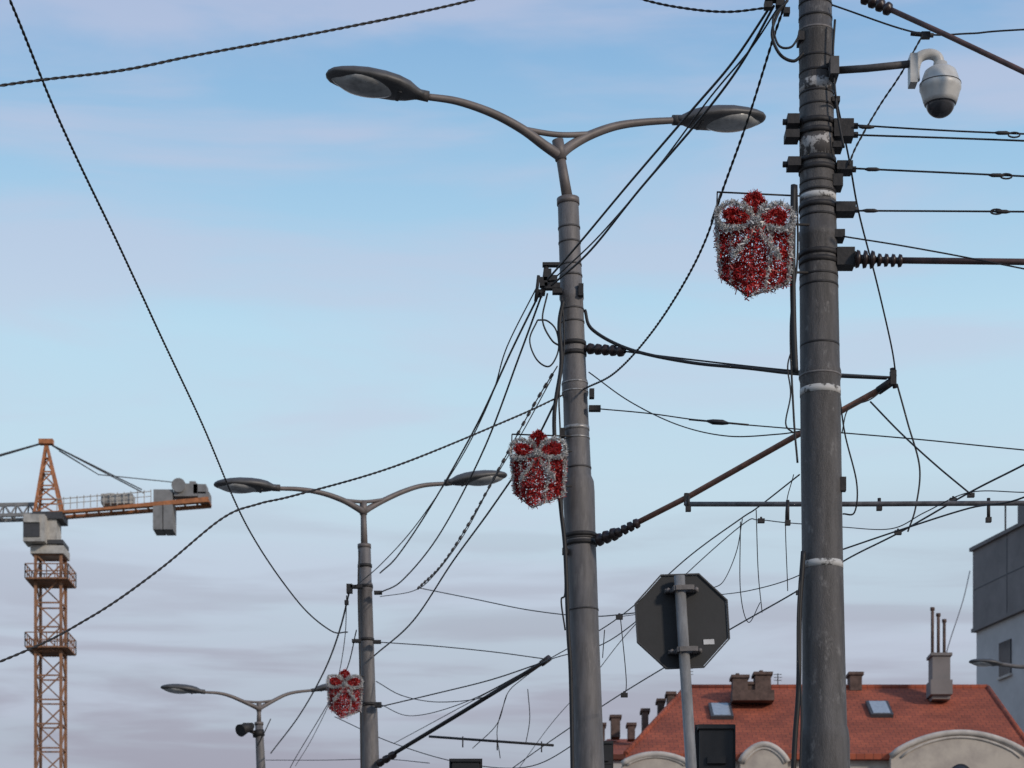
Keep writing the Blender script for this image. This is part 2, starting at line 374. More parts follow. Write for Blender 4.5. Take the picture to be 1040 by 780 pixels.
# ---------------- security camera ----------------
eS=root('security_camera',S(955,95,16.2))
mb=MB();mb.sweep([S(842,72,dT-.1),S(880,69.5,16.3),S(924,65,16.2)],.025,14);mb.box(S(846,72,dT-.1),(.06,.2,.12));mb.build('bracket_arm',M['collar'],eS)
mb=MB()
mb.sweep(catmull([S(929,82,16.2),S(929,70,16.2),S(933,59,16.2),S(943,55,16.2),S(952,58,16.2),S(955,68,16.2)],6),.036,14)
mb.box(S(927,72,16.2),(.05,.11,.2))
c=S(955,64,16.2);px=16.2/F
mb.revolve(c,(0,0,-1),[(0,.001),(0,7*px),(5*px,7.5*px),(6*px,12*px),(9*px,16*px),(16*px,18.5*px),(20*px,19.5*px),(22*px,21*px),(27*px,21*px),(29*px,20*px),(38*px,17.5*px),(42*px,16*px),(42*px,.001)],36)
mb.build('housing',M['white'],eS)
mb=MB();mb.revolve(c,(0,0,-1),[(21.6*px,19*px),(21.6*px,21.15*px),(22.6*px,21.15*px),(22.6*px,19*px)],36);mb.build('seam',M['collar'],eS)
mb=MB();mb.revolve(c,(0,0,-1),[(42*px,15*px)]+[(42*px+13*px*math.sin(a),14.5*px*math.cos(a)) for a in [i*math.pi/20 for i in range(11)]],32)
mb.build('dome',M['dome'],eS)

# ---------------- gift decorations ----------------
def gift(cx,cy,d,w,poleside,seed,rot=0):
    rnd=random.Random(seed); c=S(cx,cy,d); e=root('christmas_gift_decoration',c); sc=w/.52
    R=Matrix.Rotation(rot,3,'Z')
    def Lc(x,y,z): return c+R@(Vector((x,y,z))*sc)
    Lt,Ft,Rt,Kt=(-.25,.0,.15),(-.01,-.13,.07),(.25,.0,.15),(0,.1,.22)
    Lb,Fb,Rb=(-.22,.0,-.19),(-.05,-.12,-.36),(.23,.0,-.23)
    V=lambda t:Vector(t)
    red=MB();sil=MB()
    def strip(mb,p,l,w):
        dr=Vector((rnd.gauss(0,1),rnd.gauss(0,1),rnd.gauss(0,1))).normalized()
        q=dr.cross(Vector((rnd.gauss(0,1),rnd.gauss(0,1),rnd.gauss(0,1)))).normalized()
        p=c+R@(p*sc); mb.poly([p-dr*l/2-q*w/2,p+dr*l/2-q*w/2,p+dr*l/2+q*w/2,p-dr*l/2+q*w/2])
    def quadfill(a,b,c2,d2,n):
        a,b,c2,d2=map(V,(a,b,c2,d2))
        rows=10
        for i in range(n):
            u=rnd.random();v=(rnd.randrange(rows)+.5+rnd.gauss(0,.25))/rows; v=min(max(v,0),1)
            p=(a.lerp(b,u)).lerp(d2.lerp(c2,u),v)+Vector((rnd.gauss(0,.010),rnd.gauss(0,.016),rnd.gauss(0,.009)))
            strip(red,p,rnd.uniform(.02,.055),rnd.uniform(.004,.009))
    quadfill(Lt,Ft,Fb,Lb,2000);quadfill(Ft,Rt,Rb,Fb,2100);quadfill(Lt,Ft,Rt,Kt,900)
    Kb=(0,.1,-.2)
    quadfill(Lt,Kt,Kb,Lb,350);quadfill(Kt,Rt,Rb,Kb,350)
    def garland(mb,pts,r,dens=1500,jit=1):
        P=catmull([V(p) for p in pts],8) if len(pts)>2 else [V(pts[0]).lerp(V(pts[1]),k/10) for k in range(11)]
        tot=sum((P[i+1]-P[i]).length for i in range(len(P)-1))
        for _ in range(int(tot*dens)):
            i=rnd.randrange(len(P)-1);p=P[i].lerp(P[i+1],rnd.random())+Vector((rnd.gauss(0,r*.5),rnd.gauss(0,r*.5),rnd.gauss(0,r*.5)))
            strip(mb,p,rnd.uniform(.015,.045),rnd.uniform(.003,.007))
    mid=lambda a,b,t=.5:tuple(V(a).lerp(V(b),t))
    off=lambda p:(p[0],p[1]-.03,p[2])
    garland(sil,[off(mid(Ft,Rt,.42)),off(mid(Ft,Rb,.45)),off(mid(Fb,Rb,.4))],.014,650)
    garland(sil,[off(mid(Lt,Ft,.4)),off(mid(Lb,Fb,.35))],.012,250)
    garland(sil,[off(Rt),off(Rb)],.016,1100);garland(sil,[off(Lt),off(Lb)],.014,700)
    garland(sil,[off(Fb),off(Rb)],.012,250)
    f=-.06
    for sx in (-1,1):
        loop=[(0,f,.15),(sx*.06,f-.03,.22),(sx*.14,f-.03,.27),(sx*.23,f-.02,.24),(sx*.25,f-.02,.16),(sx*.20,f-.04,.10),(sx*.10,f-.06,.10),(0,f-.05,.13)]
        garland(sil,loop,.018,1500)
        garland(red,[(sx*.05,f-.02,.17),(sx*.13,f-.02,.215),(sx*.19,f-.02,.20),(sx*.15,f-.03,.15),(sx*.06,f-.04,.14)],.026,4200)
        garland(sil,[(0,f-.05,.13),(sx*.05,f-.07,.03),(sx*.13,f-.07,-.06),(sx*.15,f-.06,-.10)],.016,1300)
        lp=[(0,f,.17),(sx*.055,f,.24),(sx*.05,f,.30),(0,f,.335)]
        garland(red,lp,.022,3600); garland(sil,[(0,f-.02,.16),(sx*.03,f-.03,.22),(sx*.075,f-.02,.28)],.010,900)
    garland(red,[(0,f,.2),(.01,f,.35)],.026,3000); garland(sil,[(-.02,f-.07,.13),(.02,f-.07,.14)],.03,7000)
    red.build('red_tinsel',M['red'],e);sil.build('silver_tinsel',M['silver'],e)
    fr=MB()
    for a,b in ((Lt,Ft),(Ft,Rt),(Rt,Kt),(Kt,Lt),(Lt,Lb),(Ft,Fb),(Rt,Rb),(Lb,Fb),(Fb,Rb),(Kt,Kb),(Kb,Lb),(Kb,Rb)):
        fr.tube(Lc(*a),Lc(*b),.005,n=6)
    for z in (.2,-.12):
        fr.tube(Lc(-.22,.08,z),Lc(poleside,.08,z),.009,n=8)
    fr.build('wire_frame',M['iron'],e)
    return e
g1=gift(765,253,16.3,.54,.42,1,.05)
mb=MB();mb.tube(S(728,195,16.4),S(812,199,16.4),.006);mb.tube(S(728.5,195,16.4),S(727,236,16.4),.005);mb.tube(S(732,195,16.4),S(722,225,16.4),.004);mb.build('hanger_frame',M['iron'],g1)
g2=gift(547,479,22.0,.53,.30,2,-.1)
mb=MB();mb.tube(S(520,441,22.1),S(580,443,22.1),.007);mb.tube(S(520,441,22.1),S(519,470,22.1),.006);mb.build('hanger_frame',M['iron'],g2)
g3=gift(350,706,35.0,.53,.30,3,.1)
mb=MB();mb.tube(S(333,686,35.1),S(370,687,35.1),.010);mb.tube(S(333,686,35.1),S(333,700,35.1),.008);mb.build('hanger_frame',M['iron'],g3)

# ---------------- overhead cables ----------------
OC='overhead_cable'
cable(OC,[(-250,128),(0,87),(120,72),(200,56),(340,30),(480,0),(620,-40),(900,-130)],13,15.5,.0052,.10)
cable(OC,[(-60,-160),(10,0),(60,122),(120,248),(165,345),(205,430),(250,533),(300,608),(335,640),(353,642)],13.5,35.2,.0060,.13)
cable(OC,[(-260,770),(0,672),(90,628),(160,580),(225,527),(262,512),(300,503),(400,474),(520,425),(572,401)],15,22.2,.0058,.14)
cable(OC,[(593,395),(625,378),(660,340),(692,292),(716,245),(735,190),(760,120),(785,40),(797,5)],22.2,16.5,.0060,.13)
cable(OC,[(600,-20),(655,0),(700,9),(740,12),(778,8)],17,16.5,.0055,.11)
cable(OC,[(784,4),(745,62),(700,115),(640,185),(590,245),(556,284)],16.5,22.1,.010)
cable(OC,[(786,6),(752,66),(710,122),(650,192),(600,254),(560,290)],16.5,22.1,.010)
cable(OC,[(790,8),(762,50),(722,98),(668,170),(610,238),(566,280)],16.5,22.1,.007)
cable(OC,[(549,296),(520,355),(485,430),(440,510),(405,563),(386,582)],22.1,35.2,.011)
cable(OC,[(550,300),(528,360),(492,455),(448,540),(410,588),(386,602)],22.1,35.2,.010)
cable(OC,[(546,290),(515,352),(500,400),(470,462),(425,530),(388,572),(360,596)],22.1,35.2,.007)
cable(OC,[(568,400),(540,455),(500,515),(460,570),(420,630),(380,666)],22.2,35.2,.011)
P=path3([(566,372),(540,415),(510,470),(480,525),(450,572),(425,597)],22.2,31)
mb=MB();mb.sweep(P,.007,6);Q=resample(P,.28)
for i,p in enumerate(Q[1:-1]):
    t=(P[-1]-P[0]).normalized();mb.sweep([p-t*.045,p+t*.045],.016,8)
mb.build('clipped_cable',M['bar'])
cable(OC,[(560,385),(530,440),(500,490),(470,545),(440,585),(420,600),(386,606)],22.2,35.2,.006,m='wiregrey')
cable(OC,[(355,600),(345,640),(330,680),(305,725),(275,765)],35.2,51.6,.014)
cable(OC,[(362,640),(352,680),(330,720),(300,770),(290,790)],35.2,51.6,.009)
cable(OC,[(352,605),(350,650),(340,700),(318,748),(300,778)],35.2,51.6,.007)
cable(OC,[(275,730),(268,745),(262,757)],51.6,51.6,.012)
cable(OC,[(594,315),(602,335),(640,355),(700,368),(760,374),(815,380),(900,384)],22.3,20,.016)
cable(OC,[(598,378),(640,408),(690,432),(740,443),(790,441),(812,438)],22.3,20.5,.006)
cable(OC,[(606,415),(660,420),(720,428),(812,436),(930,446),(1040,457),(1400,492)],22.3,19,.006)
mb=MB();mb.sweep([S(718,427.5,21.5),S(724,428.5,21.5),S(734,429,21.5),S(740,430,21.5)],[.01,.024,.024,.01],10);mb.sweep([S(700,426,21.6),S(760,431.5,21.3)],.009,8);mb.build('turnbuckle',M['iron'])
mb=MB();insul(mb,S(597,354,22.25),S(635,357,22),.052,5);mb.tube(S(590,353,22.3),S(598,354,22.25),.03);mb.build('upper_insulator',M['ins'],eA)
cable(OC,[(635,357),(700,365),(800,376),(905,384)],22,20,.008)
ec=root('cantilever_arm',S(608,548,22.2))
mb=MB();insul(mb,S(606,549,22.2),S(628,541,22.05),.062,3);insul(mb,S(626,542,22.05),S(650,530,21.9),.048,4);mb.build('insulator',M['ins'],ec)
mb=MB();mb.sweep([S(645,532,21.95),S(700,504,21.6),S(806,444,20.8),S(902,391,20)],.026,12);mb.build('strut',M['rust'],ec)
mb=MB();mb.sweep([S(892,397,20.05),S(908,386,19.95)],.036,10);mb.box(S(907,384,19.95),(.05,.06,.12));mb.sweep([S(906,374,19.95),S(909,394,19.95)],.02,8);mb.box(S(697,507,21.6),(.04,.06,.1))
mb.build('end_fitting',M['iron'],ec)
ed=root('cantilever_arm',S(387,773,35.2))
mb=MB();mb.sweep([S(384,775,35.2),S(470,723,33.5),S(556,670,32)],.030,10);mb.build('strut',M['iron'],ed)
mb=MB();insul(mb,S(384,776,35.2),S(402,765,34.8),.06,3);mb.sweep([S(550,674,32.1),S(558,668,32)],.045,8);mb.build('insulator',M['ins'],ed)
eb=root('contact_wire_crossbar',S(870,512,20))
mb=MB();mb.sweep([S(696,512,20.5),S(860,512,20),S(1040,511,19.5),S(1300,508,18.8)],.021,10)
mb.build('tube',M['bar'],eb)
mb=MB()
for x,y0,y1 in ((699,504,517),(800,508,531),(893,506,516),(1004,506,528)):
    mb.tube(S(x,y0,20.0),S(x,y1,20.0),.015); mb.box(S(x,y1,20.0),(.045,.045,.04))
mb.build('hangers',M['iron'],eb)
eb2=root('contact_wire_crossbar',S(500,754,33))
mb=MB();mb.sweep([S(436,748,33.5),S(562,757,32.5)],.018,8)
for x,y in ((470,752),(505,755),(550,757)): mb.tube(S(x,y-4,33),S(x,y+7,33),.010)
mb.build('tube',M['iron'],eb2)
for (pts,r,d1) in (([(868,127),(950,132),(1040,136),(1400,150)],.006,15.8),([(868,137),(1040,143),(1400,158)],.0065,15.8),([(866,171),(1040,179),(1400,196)],.0065,15.8),
   ([(868,214),(1040,215),(1400,218)],.0065,15.8),([(856,240),(930,252),(1040,273),(1400,345)],.0055,15.8)):
    cable('span_wire',pts,16.4,d1,r)
mb=MB()
for x,y in ((880,129),(1018,135),(1012,178),(1018,215),(886,172),(884,214)):
    mb.sweep([S(x-8,y-.3,16.2),S(x-4,y,16.2),S(x+4,y,16.2),S(x+8,y+.3,16.2)],[.006,.014,.014,.006],8)
for x,y in ((1030,137),(1022,179),(1012,215)):
    mb.sweep([S(x+6*math.cos(a),y+2.5*math.sin(a),16.2) for a in [i*math.pi/6 for i in range(13)]],.006,6)
mb.build('span_wire_tensioners',M['iron'])
eu=root('upper_span_arm',S(890,5,16.2))
mb=MB();mb.sweep([S(905,10,16.2),S(960,35,16.0),S(1040,73,15.7),S(1300,195,15)],.018,10);mb.build('rod',M['rustd'],eu)
mb=MB();insul(mb,S(876,-3,16.3),S(906,11,16.2),.045,4);mb.build('insulator',M['ins'],eu)
mb=MB();mb.sweep([S(925,34,16.1),S(948,36,16.1)],.016,8);mb.box(S(940,36,16.1),(.06,.04,.04));mb.build('joint',M['iron'],eu)
cable('span_wire',[(845,5),(930,33),(985,34),(1040,30),(1300,18)],16.4,15.8,.006)
cable(OC,[(938,34),(915,75),(893,108),(870,148),(862,168)],16.2,16.4,.0045,.09)
cable(OC,[(848,95),(862,160),(872,215),(890,285),(905,350),(910,382)],16.3,20,.007)
cable(OC,[(911,390),(922,430),(934,475),(930,515),(922,540)],20,20,.008)
cable(OC,[(884,408),(915,440),(950,472),(986,502)],20.2,19.6,.008)
cable(OC,[(852,395),(858,440),(870,490),(868,520),(856,522)],16.6,17,.006)
cable(OC,[(905,388),(885,405),(862,415),(855,440)],20,20,.006)
cable(OC,[(808,378),(850,380),(905,383)],16.6,20,.008)
cable('contact_wire',[(1300,345),(1130,425),(1040,472),(985,500),(915,540),(860,568),(810,600),(740,640),(640,699),(560,752),(500,795)],15,40,.008)
cable('contact_wire',[(1300,395),(1130,458),(1040,505),(985,516),(915,538),(850,560)],15,20.5,.007)
cable('contact_wire',[(850,560),(810,585),(760,600),(700,608),(655,622),(632,626)],20.5,30,.005)
cable('messenger_wire',[(812,482),(770,515),(752,527),(700,565),(630,626),(560,668),(450,728),(400,755)],20.2,45,.0065)
cable('messenger_wire',[(1040,500),(985,500),(940,520),(905,537),(850,535)],18,20.5,.0045)
cable('messenger_wire',[(855,535),(800,531),(770,528),(755,532),(700,580),(640,640),(600,690),(560,735),(520,790)],20.5,42,.0055)
for pts in ([(754,527),(748,560),(735,590),(722,598)],[(752,530),(752,600),(760,632),(772,612)],[(768,518),(770,580),(774,622)],
            [(806,482),(798,520),(800,600)],[(630,626),(636,690),(634,708)],[(614,640),(612,668)]):
    cable('dropper_wire',pts,20.5,22,.0042)
for pts in ([(536,700),(538,730),(534,755)],[(515,705),(505,740),(508,770)],[(555,672),(530,690),(515,705),(505,735),(480,760)]):
    cable('dropper_wire',pts,33,34,.006)
cable('span_wire',[(425,597),(480,608),(540,620),(600,626),(650,622)],31,26,.007,m='wiregrey')
cable('span_wire',[(382,652),(440,656),(500,662),(552,669)],35.2,32,.008)
cable('span_wire',[(556,671),(500,690),(440,705),(385,718)],32,35.2,.009)
cable('span_wire',[(382,692),(410,707),(450,713),(500,705),(550,672)],35.2,32,.007)
cable('span_wire',[(385,715),(420,727),(480,710),(556,671),(620,650),(700,585)],35.2,24,.006)
cable('span_wire',[(340,728),(400,755),(470,775),(540,778),(600,745)],37,30,.007)
cable('span_wire',[(270,772),(330,772),(390,771),(436,775)],52,40,.008)
mb=MB()
for x,y in ((812,602),(634,706),(912,541),(986,503),(968,508),(773,529),(629,627)):
    mb.box(S(x,y,20.5),(.06,.04,.035)); mb.tube(S(x,y-4,20.5),S(x,y+2,20.5),.010,n=6)
mb.build('contact_wire_clamps',M['iron'])

# ---------------- stop sign (seen from behind) ----------------
dS=14.0;pS=dS/F
pt=S(690,585,dS-.05);pb=S(702,780,dS-.05);ax=(pb-pt).normalized();k=pt.z/(-ax.z)
es=root('stop_sign',pt+ax*k)
mb=MB();mb.sweep([pt,pt+ax*k],[.032,.036],20);mb.build('post',M['signp'],es)
cs=S(693,631,dS+.02);Rz=Matrix.Rotation(.12,3,'Z')
X=Rz@Vector((1,0,0));Y=Rz@Vector((0,1,0))
X=(X-ax*X.dot(ax)).normalized();Z=-ax
def octa(r,y): return [cs+X*(r*math.cos(math.pi/8+i*math.pi/4))+Z*(r*math.sin(math.pi/8+i*math.pi/4))+Y*y for i in range(8)]
R8=48*pS/math.cos(math.pi/8)
mb=MB();mb.prism(octa(R8-.012,0),Y*.004);mb.build('back_plate',M['signb'],es)
mb=MB();a=octa(R8,-.012);b=octa(R8-.009,-.012);c2=octa(R8,.012);d2=octa(R8-.009,.012)
for i in range(8):
    j=(i+1)%8;mb.poly([a[i],a[j],b[j],b[i]]);mb.poly([c2[i],c2[j],d2[j],d2[i]]);mb.poly([a[i],a[j],c2[j],c2[i]]);mb.poly([b[i],b[j],d2[j],d2[i]])
mb.build('folded_rim',M['rim'],es)
mb=MB();mb.prism(octa(R8-.014,.0065),Y*.002);mb.build('red_face',M['signred'],es)
mb=MB()
for y in (600,662):
    q=S(691+(y-585)*.06,y,dS)
    mb.box(q,(.20,.03,.020),X,Y,Z)
    mb.box(q-Y*.092,(.10,.014,.028),X,Y,Z)
    for sx in (-1,1):
        mb.box(q+X*(.052*sx)-Y*.045,(.018,.09,.028),X,Y,Z)
        mb.revolve(q+X*(.085*sx)-Y*.018,-Y,[(0,.013),(.02,.013),(.02,.001)],6)
mb.build('clamps',M['bar'],es)
mb=MB();q=cs+X*(26*pS)-Z*(22*pS)-Y*.003;mb.box(q,(.065,.003,.03),X,Y,Z);mb.build('label',M['label'],es)

# ---------------- traffic lights ----------------
def traffic_light(x0,x1,ytop,d,yh):
    cx=(x0+x1)/2;w=(x1-x0)*d/F;top=S(cx,ytop,d)
    e=root('traffic_light',(top.x,d,0)); mb=MB(); h=yh
    mb.box(top-Vector((0,0,h/2+.03)),(w*.9,.16,h)); mb.box(top-Vector((0,0,.015)),(w,.2,.03)); mb.box(top-Vector((0,-.02,h/2)),(w*1.12,.012,h*1.04))
    for i in range(3):
        c=top-Vector((0,-.08,h*(i+.5)/3+.03)); mb.revolve(c,(0,1,0),[(0,w*.38),(.16,w*.38),(.16,w*.35),(0,w*.35)],20)
    for i in (1,2): mb.box(top-Vector((0,.082,h*i/3+.03)),(w*.9+.006,.01,.012))
    mb.box(top+Vector((0,-.09,-h*.3)),(w*.5,.03,.05));mb.box(top+Vector((0,-.09,-h*.75)),(w*.5,.03,.05))
    mb.build('housing',M['black'],e)
    mb=MB();mb.tube((top.x,d,0),(top.x,d,top.z-h-.02),.05,n=14);mb.build('post',M['iron'],e)
traffic_light(708,745,738,17,.85)
traffic_light(458,488,772,24,.9)
traffic_light(606,622,754,28,.7)
# ---------------- single street lamp at right ----------------
e=root('street_lamp',Vector((S(1085,1150,45).x,45,0)))
mb=MB();tp=S(1085,700,45);mb.sweep([(tp.x,45,0),(tp.x,45,1),tp],[.12,.1,.06],16)
mb.sweep(catmull([tp,S(1080,685,45),S(1060,678,45),S(1035,677,45),S(1012,674,45)],6),.04,10);mb.build('pole',M['pole'],e)
luminaire(e,S(1018,674.5,45),S(984,672,45),1.5,'luminaire')

# ---------------- tower crane ----------------
dc=150;pc=dc/F
ek=root('tower_crane',Vector((S(51,0,dc).x,dc,0)))
cx=S(51.5,0,dc).x;hw=.80
def C(x,y,dy=0): v=S(x,y,dc);v.y+=dy;return v
zb=0;zt=C(50,566).z
mb=MB()
cor=[(cx-hw,dc-hw),(cx+hw,dc-hw),(cx+hw,dc+hw),(cx-hw,dc+hw)]
for (x,y) in cor: mb.beam((x,y,zb),(x,y,zt),.17)
n=int((zt-zb)/1.5);h=(zt-zb)/n
for i in range(n):
    for k in range(4):
        a=cor[k];b=cor[(k+1)%4]
        mb.beam((*a,zb+i*h),(*b,zb+i*h),.09)
        if i%2: mb.beam((*a,zb+i*h),(*b,zb+(i+1)*h),.08)
        else: mb.beam((*b,zb+i*h),(*a,zb+(i+1)*h),.08)
for k in range(4): mb.beam((*cor[k],zt),(*cor[(k+1)%4],zt),.12)
mb.build('mast',M['cry'],ek)
mb=MB()
for yy in (592,661):
    z=C(0,yy).z;w=1.35
    mb.box((cx,dc,z),(2*w,2*w,.1))
    for sx in (-1,1):
        for zz in (.45,.9):
            mb.beam((cx+sx*w,dc-w,z+zz),(cx+sx*w,dc+w,z+zz),.06);mb.beam((cx-w,dc+sx*w,z+zz),(cx+w,dc+sx*w,z+zz),.06)
        for k in range(5):
            q=-w+k*w/2;mb.beam((cx+sx*w,dc+q,z),(cx+sx*w,dc+q,z+.9),.06);mb.beam((cx+q,dc+sx*w,z),(cx+q,dc+sx*w,z+.9),.06)
mb.build('platforms',M['cry'],ek)
mb=MB()
mb.box(C(51,562),(2.1,2.1,.5));mb.box(C(51,541),(1.1,1.6,2.2));mb.build('slewing_unit',M['crw'],ek)
mb=MB();mb.box(C(40,543,-1.0),(1.35,1.5,1.7));mb.box(C(38,534,-1.3),(1.0,1.2,.5));mb.build('cab',M['crw'],ek)
mb=MB();mb.box(C(38,545,-1.78),(1.0,.06,.9));mb.box(C(51,527),(1.9,1.9,.45));mb.box(C(51,554),(2.0,2.0,.25));mb.build('cab_windows',M['crd'],ek)
mb=MB();ap=C(47,449)
b4=[C(37,524,-.7),C(64,524,-.7),C(64,524,.7),C(37,524,.7)]
m1=[b.lerp(ap,.97) for b in b4]
for k in range(4):
    mb.beam(b4[k],m1[k],.16)
    for i in range(5):
        t0=i/5;t1=(i+1)/5
        mb.beam(b4[k].lerp(m1[k],t1),b4[(k+1)%4].lerp(m1[(k+1)%4],t1),.08)
        mb.beam(b4[k].lerp(m1[k],t0),b4[(k+1)%4].lerp(m1[(k+1)%4],t1),.08)
mb.box(ap,(.9,.5,.3))
mb.build('tower_head',M['cro'],ek)
mb=MB()
for dy in (-.6,.6):
    mb.beam(C(38,525,dy),C(213,511.5,dy),.42,.16)
for i in range(15):
    t=i/14;a=C(38,525,-.6).lerp(C(213,511.5,-.6),t);b=C(38,525,.6).lerp(C(213,511.5,.6),t);mb.beam(a,b,.1)
mb.beam(C(120,518,-.6),C(213,509,-.6),.2)
mb.build('counter_jib',M['cro'],ek)
mb=MB()
for i in range(15):
    t=i/14;p=C(60,521,-.7).lerp(C(155,513,-.7),t);mb.beam(p,p+Vector((0,0,.8)),.05)
mb.beam(C(60,510,-.7),C(155,502,-.7),.05);mb.beam(C(60,515,-.7),C(155,507,-.7),.04)
mb.build('handrail',M['crw'],ek)
mb=MB();mb.box(C(162,528),(.6,1.6,1.6));mb.box(C(172.5,528),(.6,1.6,1.6));mb.box(C(167,507),(1.2,1.3,.9));mb.build('counterweights',M['crg'],ek)
mb=MB();mb.box(C(120,508.5),(2.0,1.1,.6));mb.box(C(112,503,.3),(.5,.5,.3));mb.build('switch_box',M['crw'],ek)
mb=MB();mb.box(C(190,500),(1.5,1.2,.8));mb.box(C(204,499),(.8,1.2,.6));mb.sweep([C(183,496,-.8),C(183,496,.8)],.45,14);mb.box(C(196,493),(.4,.5,.4));mb.box(C(208,506),(.7,1.2,.5));mb.build('winch',M['crg'],ek)
mb=MB()
L0=C(38,525,-.6);L1=C(38,525,.6);U0=C(36,512)
Le0=C(-420,537,-.6);Le1=C(-420,537,.6);Ue=C(-420,522)
mb.beam(L0,Le0,.2);mb.beam(L1,Le1,.2);mb.beam(U0,Ue,.2)
N_=36
for i in range(N_):
    t0=i/N_;t1=(i+.5)/N_;t2=(i+1)/N_
    for A_,B_ in ((L0,Le0),(L1,Le1)):
        mb.beam(A_.lerp(B_,t0),U0.lerp(Ue,t1),.08);mb.beam(U0.lerp(Ue,t1),A_.lerp(B_,t2),.08)
    mb.beam(L0.lerp(Le0,t0),L1.lerp(Le1,t0),.08)
mb.build('jib',M['crg'],ek)
mb=MB()
for dy in (-.4,.4): mb.beam(ap,C(145,499,dy),.07);mb.beam(ap,C(-200,520,dy),.09)
mb.beam(C(60,458),C(100,482),.05);mb.beam(C(100,482),C(188,491),.05);mb.beam(ap,C(100,482),.05)
mb.build('tie_bars',M['crd'],ek)
mb=MB();mb.box((cx,dc,.6),(5,5,1.2));mb.build('foundation',M['crg'],ek)

# ---------------- buildings ----------------
def hip(mb,x0,x1,y0,y1,ze,rx0,rx1,ry,zr,th=.18):
    A,B,Cc,D=Vector((x0,y0,ze)),Vector((x1,y0,ze)),Vector((x1,y1,ze)),Vector((x0,y1,ze));E=Vector((rx0,ry,zr));G=Vector((rx1,ry,zr))
    mb.poly([A,B,G,E]);mb.poly([B,Cc,G]);mb.poly([Cc,D,E,G]);mb.poly([D,A,E])
    lo=[v-Vector((0,0,th)) for v in (A,B,Cc,D)]
    q=[A,B,Cc,D]
    for i in range(4): mb.poly([q[i],q[(i+1)%4],lo[(i+1)%4],lo[i]])
    mb.poly(lo)
def windows(e,x0,x1,yf,z0,n,floors,fh,w=1.1,h=1.7):
    g=MB();t=MB()
    for f in range(floors):
        for i in range(n):
            cx=x0+(x1-x0)*(i+.5)/n;cz=z0+f*fh
            g.box((cx,yf-.01,cz),(w,.06,h))
            t.box((cx,yf-.05,cz+h/2+.1),(w+.4,.16,.2));t.box((cx,yf-.05,cz-h/2-.06),(w+.3,.2,.12))
            t.box((cx-w/2-.07,yf-.04,cz),(.14,.12,h-.02));t.box((cx+w/2+.07,yf-.04,cz),(.14,.12,h-.02))
            t.box((cx,yf-.045,cz),(.07,.07,h-.04));t.box((cx,yf-.05,cz+h*.2),(w-.06,.06,.07))
    g.build('windows',M['win'],e);t.build('window_frames',M['trim'],e)
db=77.0
x0=S(640,0,db).x;x1=S(1046,0,db).x
eh=root('apartment_building',Vector(((x0+x1)/2,db+6,0)))
ze=S(0,766,db).z
mb=MB();mb.box(((x0+x1)/2,db+6.2,(ze-.4)/2),(x1-x0-.6,11.2,ze-.4));mb.build('walls',M['cream'],eh)
mb=MB();mb.box(((x0+x1)/2,db+6.1,ze-.3),(x1-x0-.1,11.8,.25));mb.box(((x0+x1)/2,db+6.15,ze-.55),(x1-x0-.35,11.5,.25));mb.build('cornice',M['trim'],eh)
rx0=S(697,0,83).x;rx1=S(1003,0,83).x;zr=S(0,698,83).z
mb=MB();hip(mb,x0-.15,x1+.15,db-.1,db+12,ze,rx0,rx1,83,zr)
mb.build('roof',M['roof'],eh)
mb=MB();mb.sweep([Vector((rx0,83,zr)),Vector((rx1,83,zr))],.10,8)
for a in ((x0-.15,db-.1,ze),): mb.sweep([Vector(a),Vector((rx0,83,zr))],.09,8)
mb.sweep([Vector((x1+.15,db-.1,ze)),Vector((rx1,83,zr))],.09,8);mb.build('ridge_tiles',M['roof'],eh)
windows(eh,x0+.3,x1-.3,db+.6,1.9,8,4,3.2)
def gable(xa,xb,ytop,yb,d):
    pts=[];zb=S(0,yb,d).z-1.2;a=S(xa,0,d).x;b=S(xb,0,d).x;zt=S(0,ytop,d).z;zs=S(0,yb,d).z
    pts=[Vector((a,d,zb)),Vector((b,d,zb)),Vector((b,d,zs))]
    for i in range(1,16):
        t=i/16;pts.append(Vector((b+(a-b)*t,d,zs+(zt-zs)*math.sin(math.pi*t)**.75)))
    pts.append(Vector((a,d,zs)));m_=MB();m_.prism(pts,(0,.9,0));m_.build('curved_gable',M['cream'],eh)
    m_=MB();m_.sweep(pts[2:],.10,8);
    cc_=Vector(((a+b)/2,d-.04,zs-.3)); m_.sweep([cc_+(p-cc_)*.86 for p in pts[2:]],.045,6)
    m_.build('gable_coping',M['trim'],eh)
    g=MB();cxx=(a+b)/2;g.revolve((cxx,d-.03,zs-.6),(0,-1,0),[(0,.001),(0,.35),(.02,.35),(.02,.001)],20);g.build('gable_window',M['win'],eh)
gable(905,1046,744,768,76.6);gable(632,700,766,776,76.7);gable(752,800,756,774,76.7)
def slope(x,y):
    a=Vector((0,db-.1,ze));s=(zr-ze)/(83-(db-.1));k=(HZ-y)/F
    dd=(ze-CH-s*(db-.1))/(k-s);return S(x,y,dd)
nrm=Vector((0,-(zr-ze),83-db+.1)).normalized();sl=Vector((0,83-db+.1,zr-ze)).normalized()
mb=MB();g=MB()
for x,y,w,h in ((732,724,.62,1.3),(893,722,.62,1.3)):
    p=slope(x,y);mb.box(p+nrm*.06,(w+.14,h+.14,.14),Vector((1,0,0)),sl,nrm);g.box(p+nrm*.12,(w-.04,h-.04,.05),Vector((1,0,0)),sl,nrm)
mb.build('skylight_frames',M['crd'],eh);
gm=mat('skylight_glass',(0.35,0.38,0.42),0.15,0.0,noise=.2);g.build('skylight_glass',gm,eh)
mb=MB()
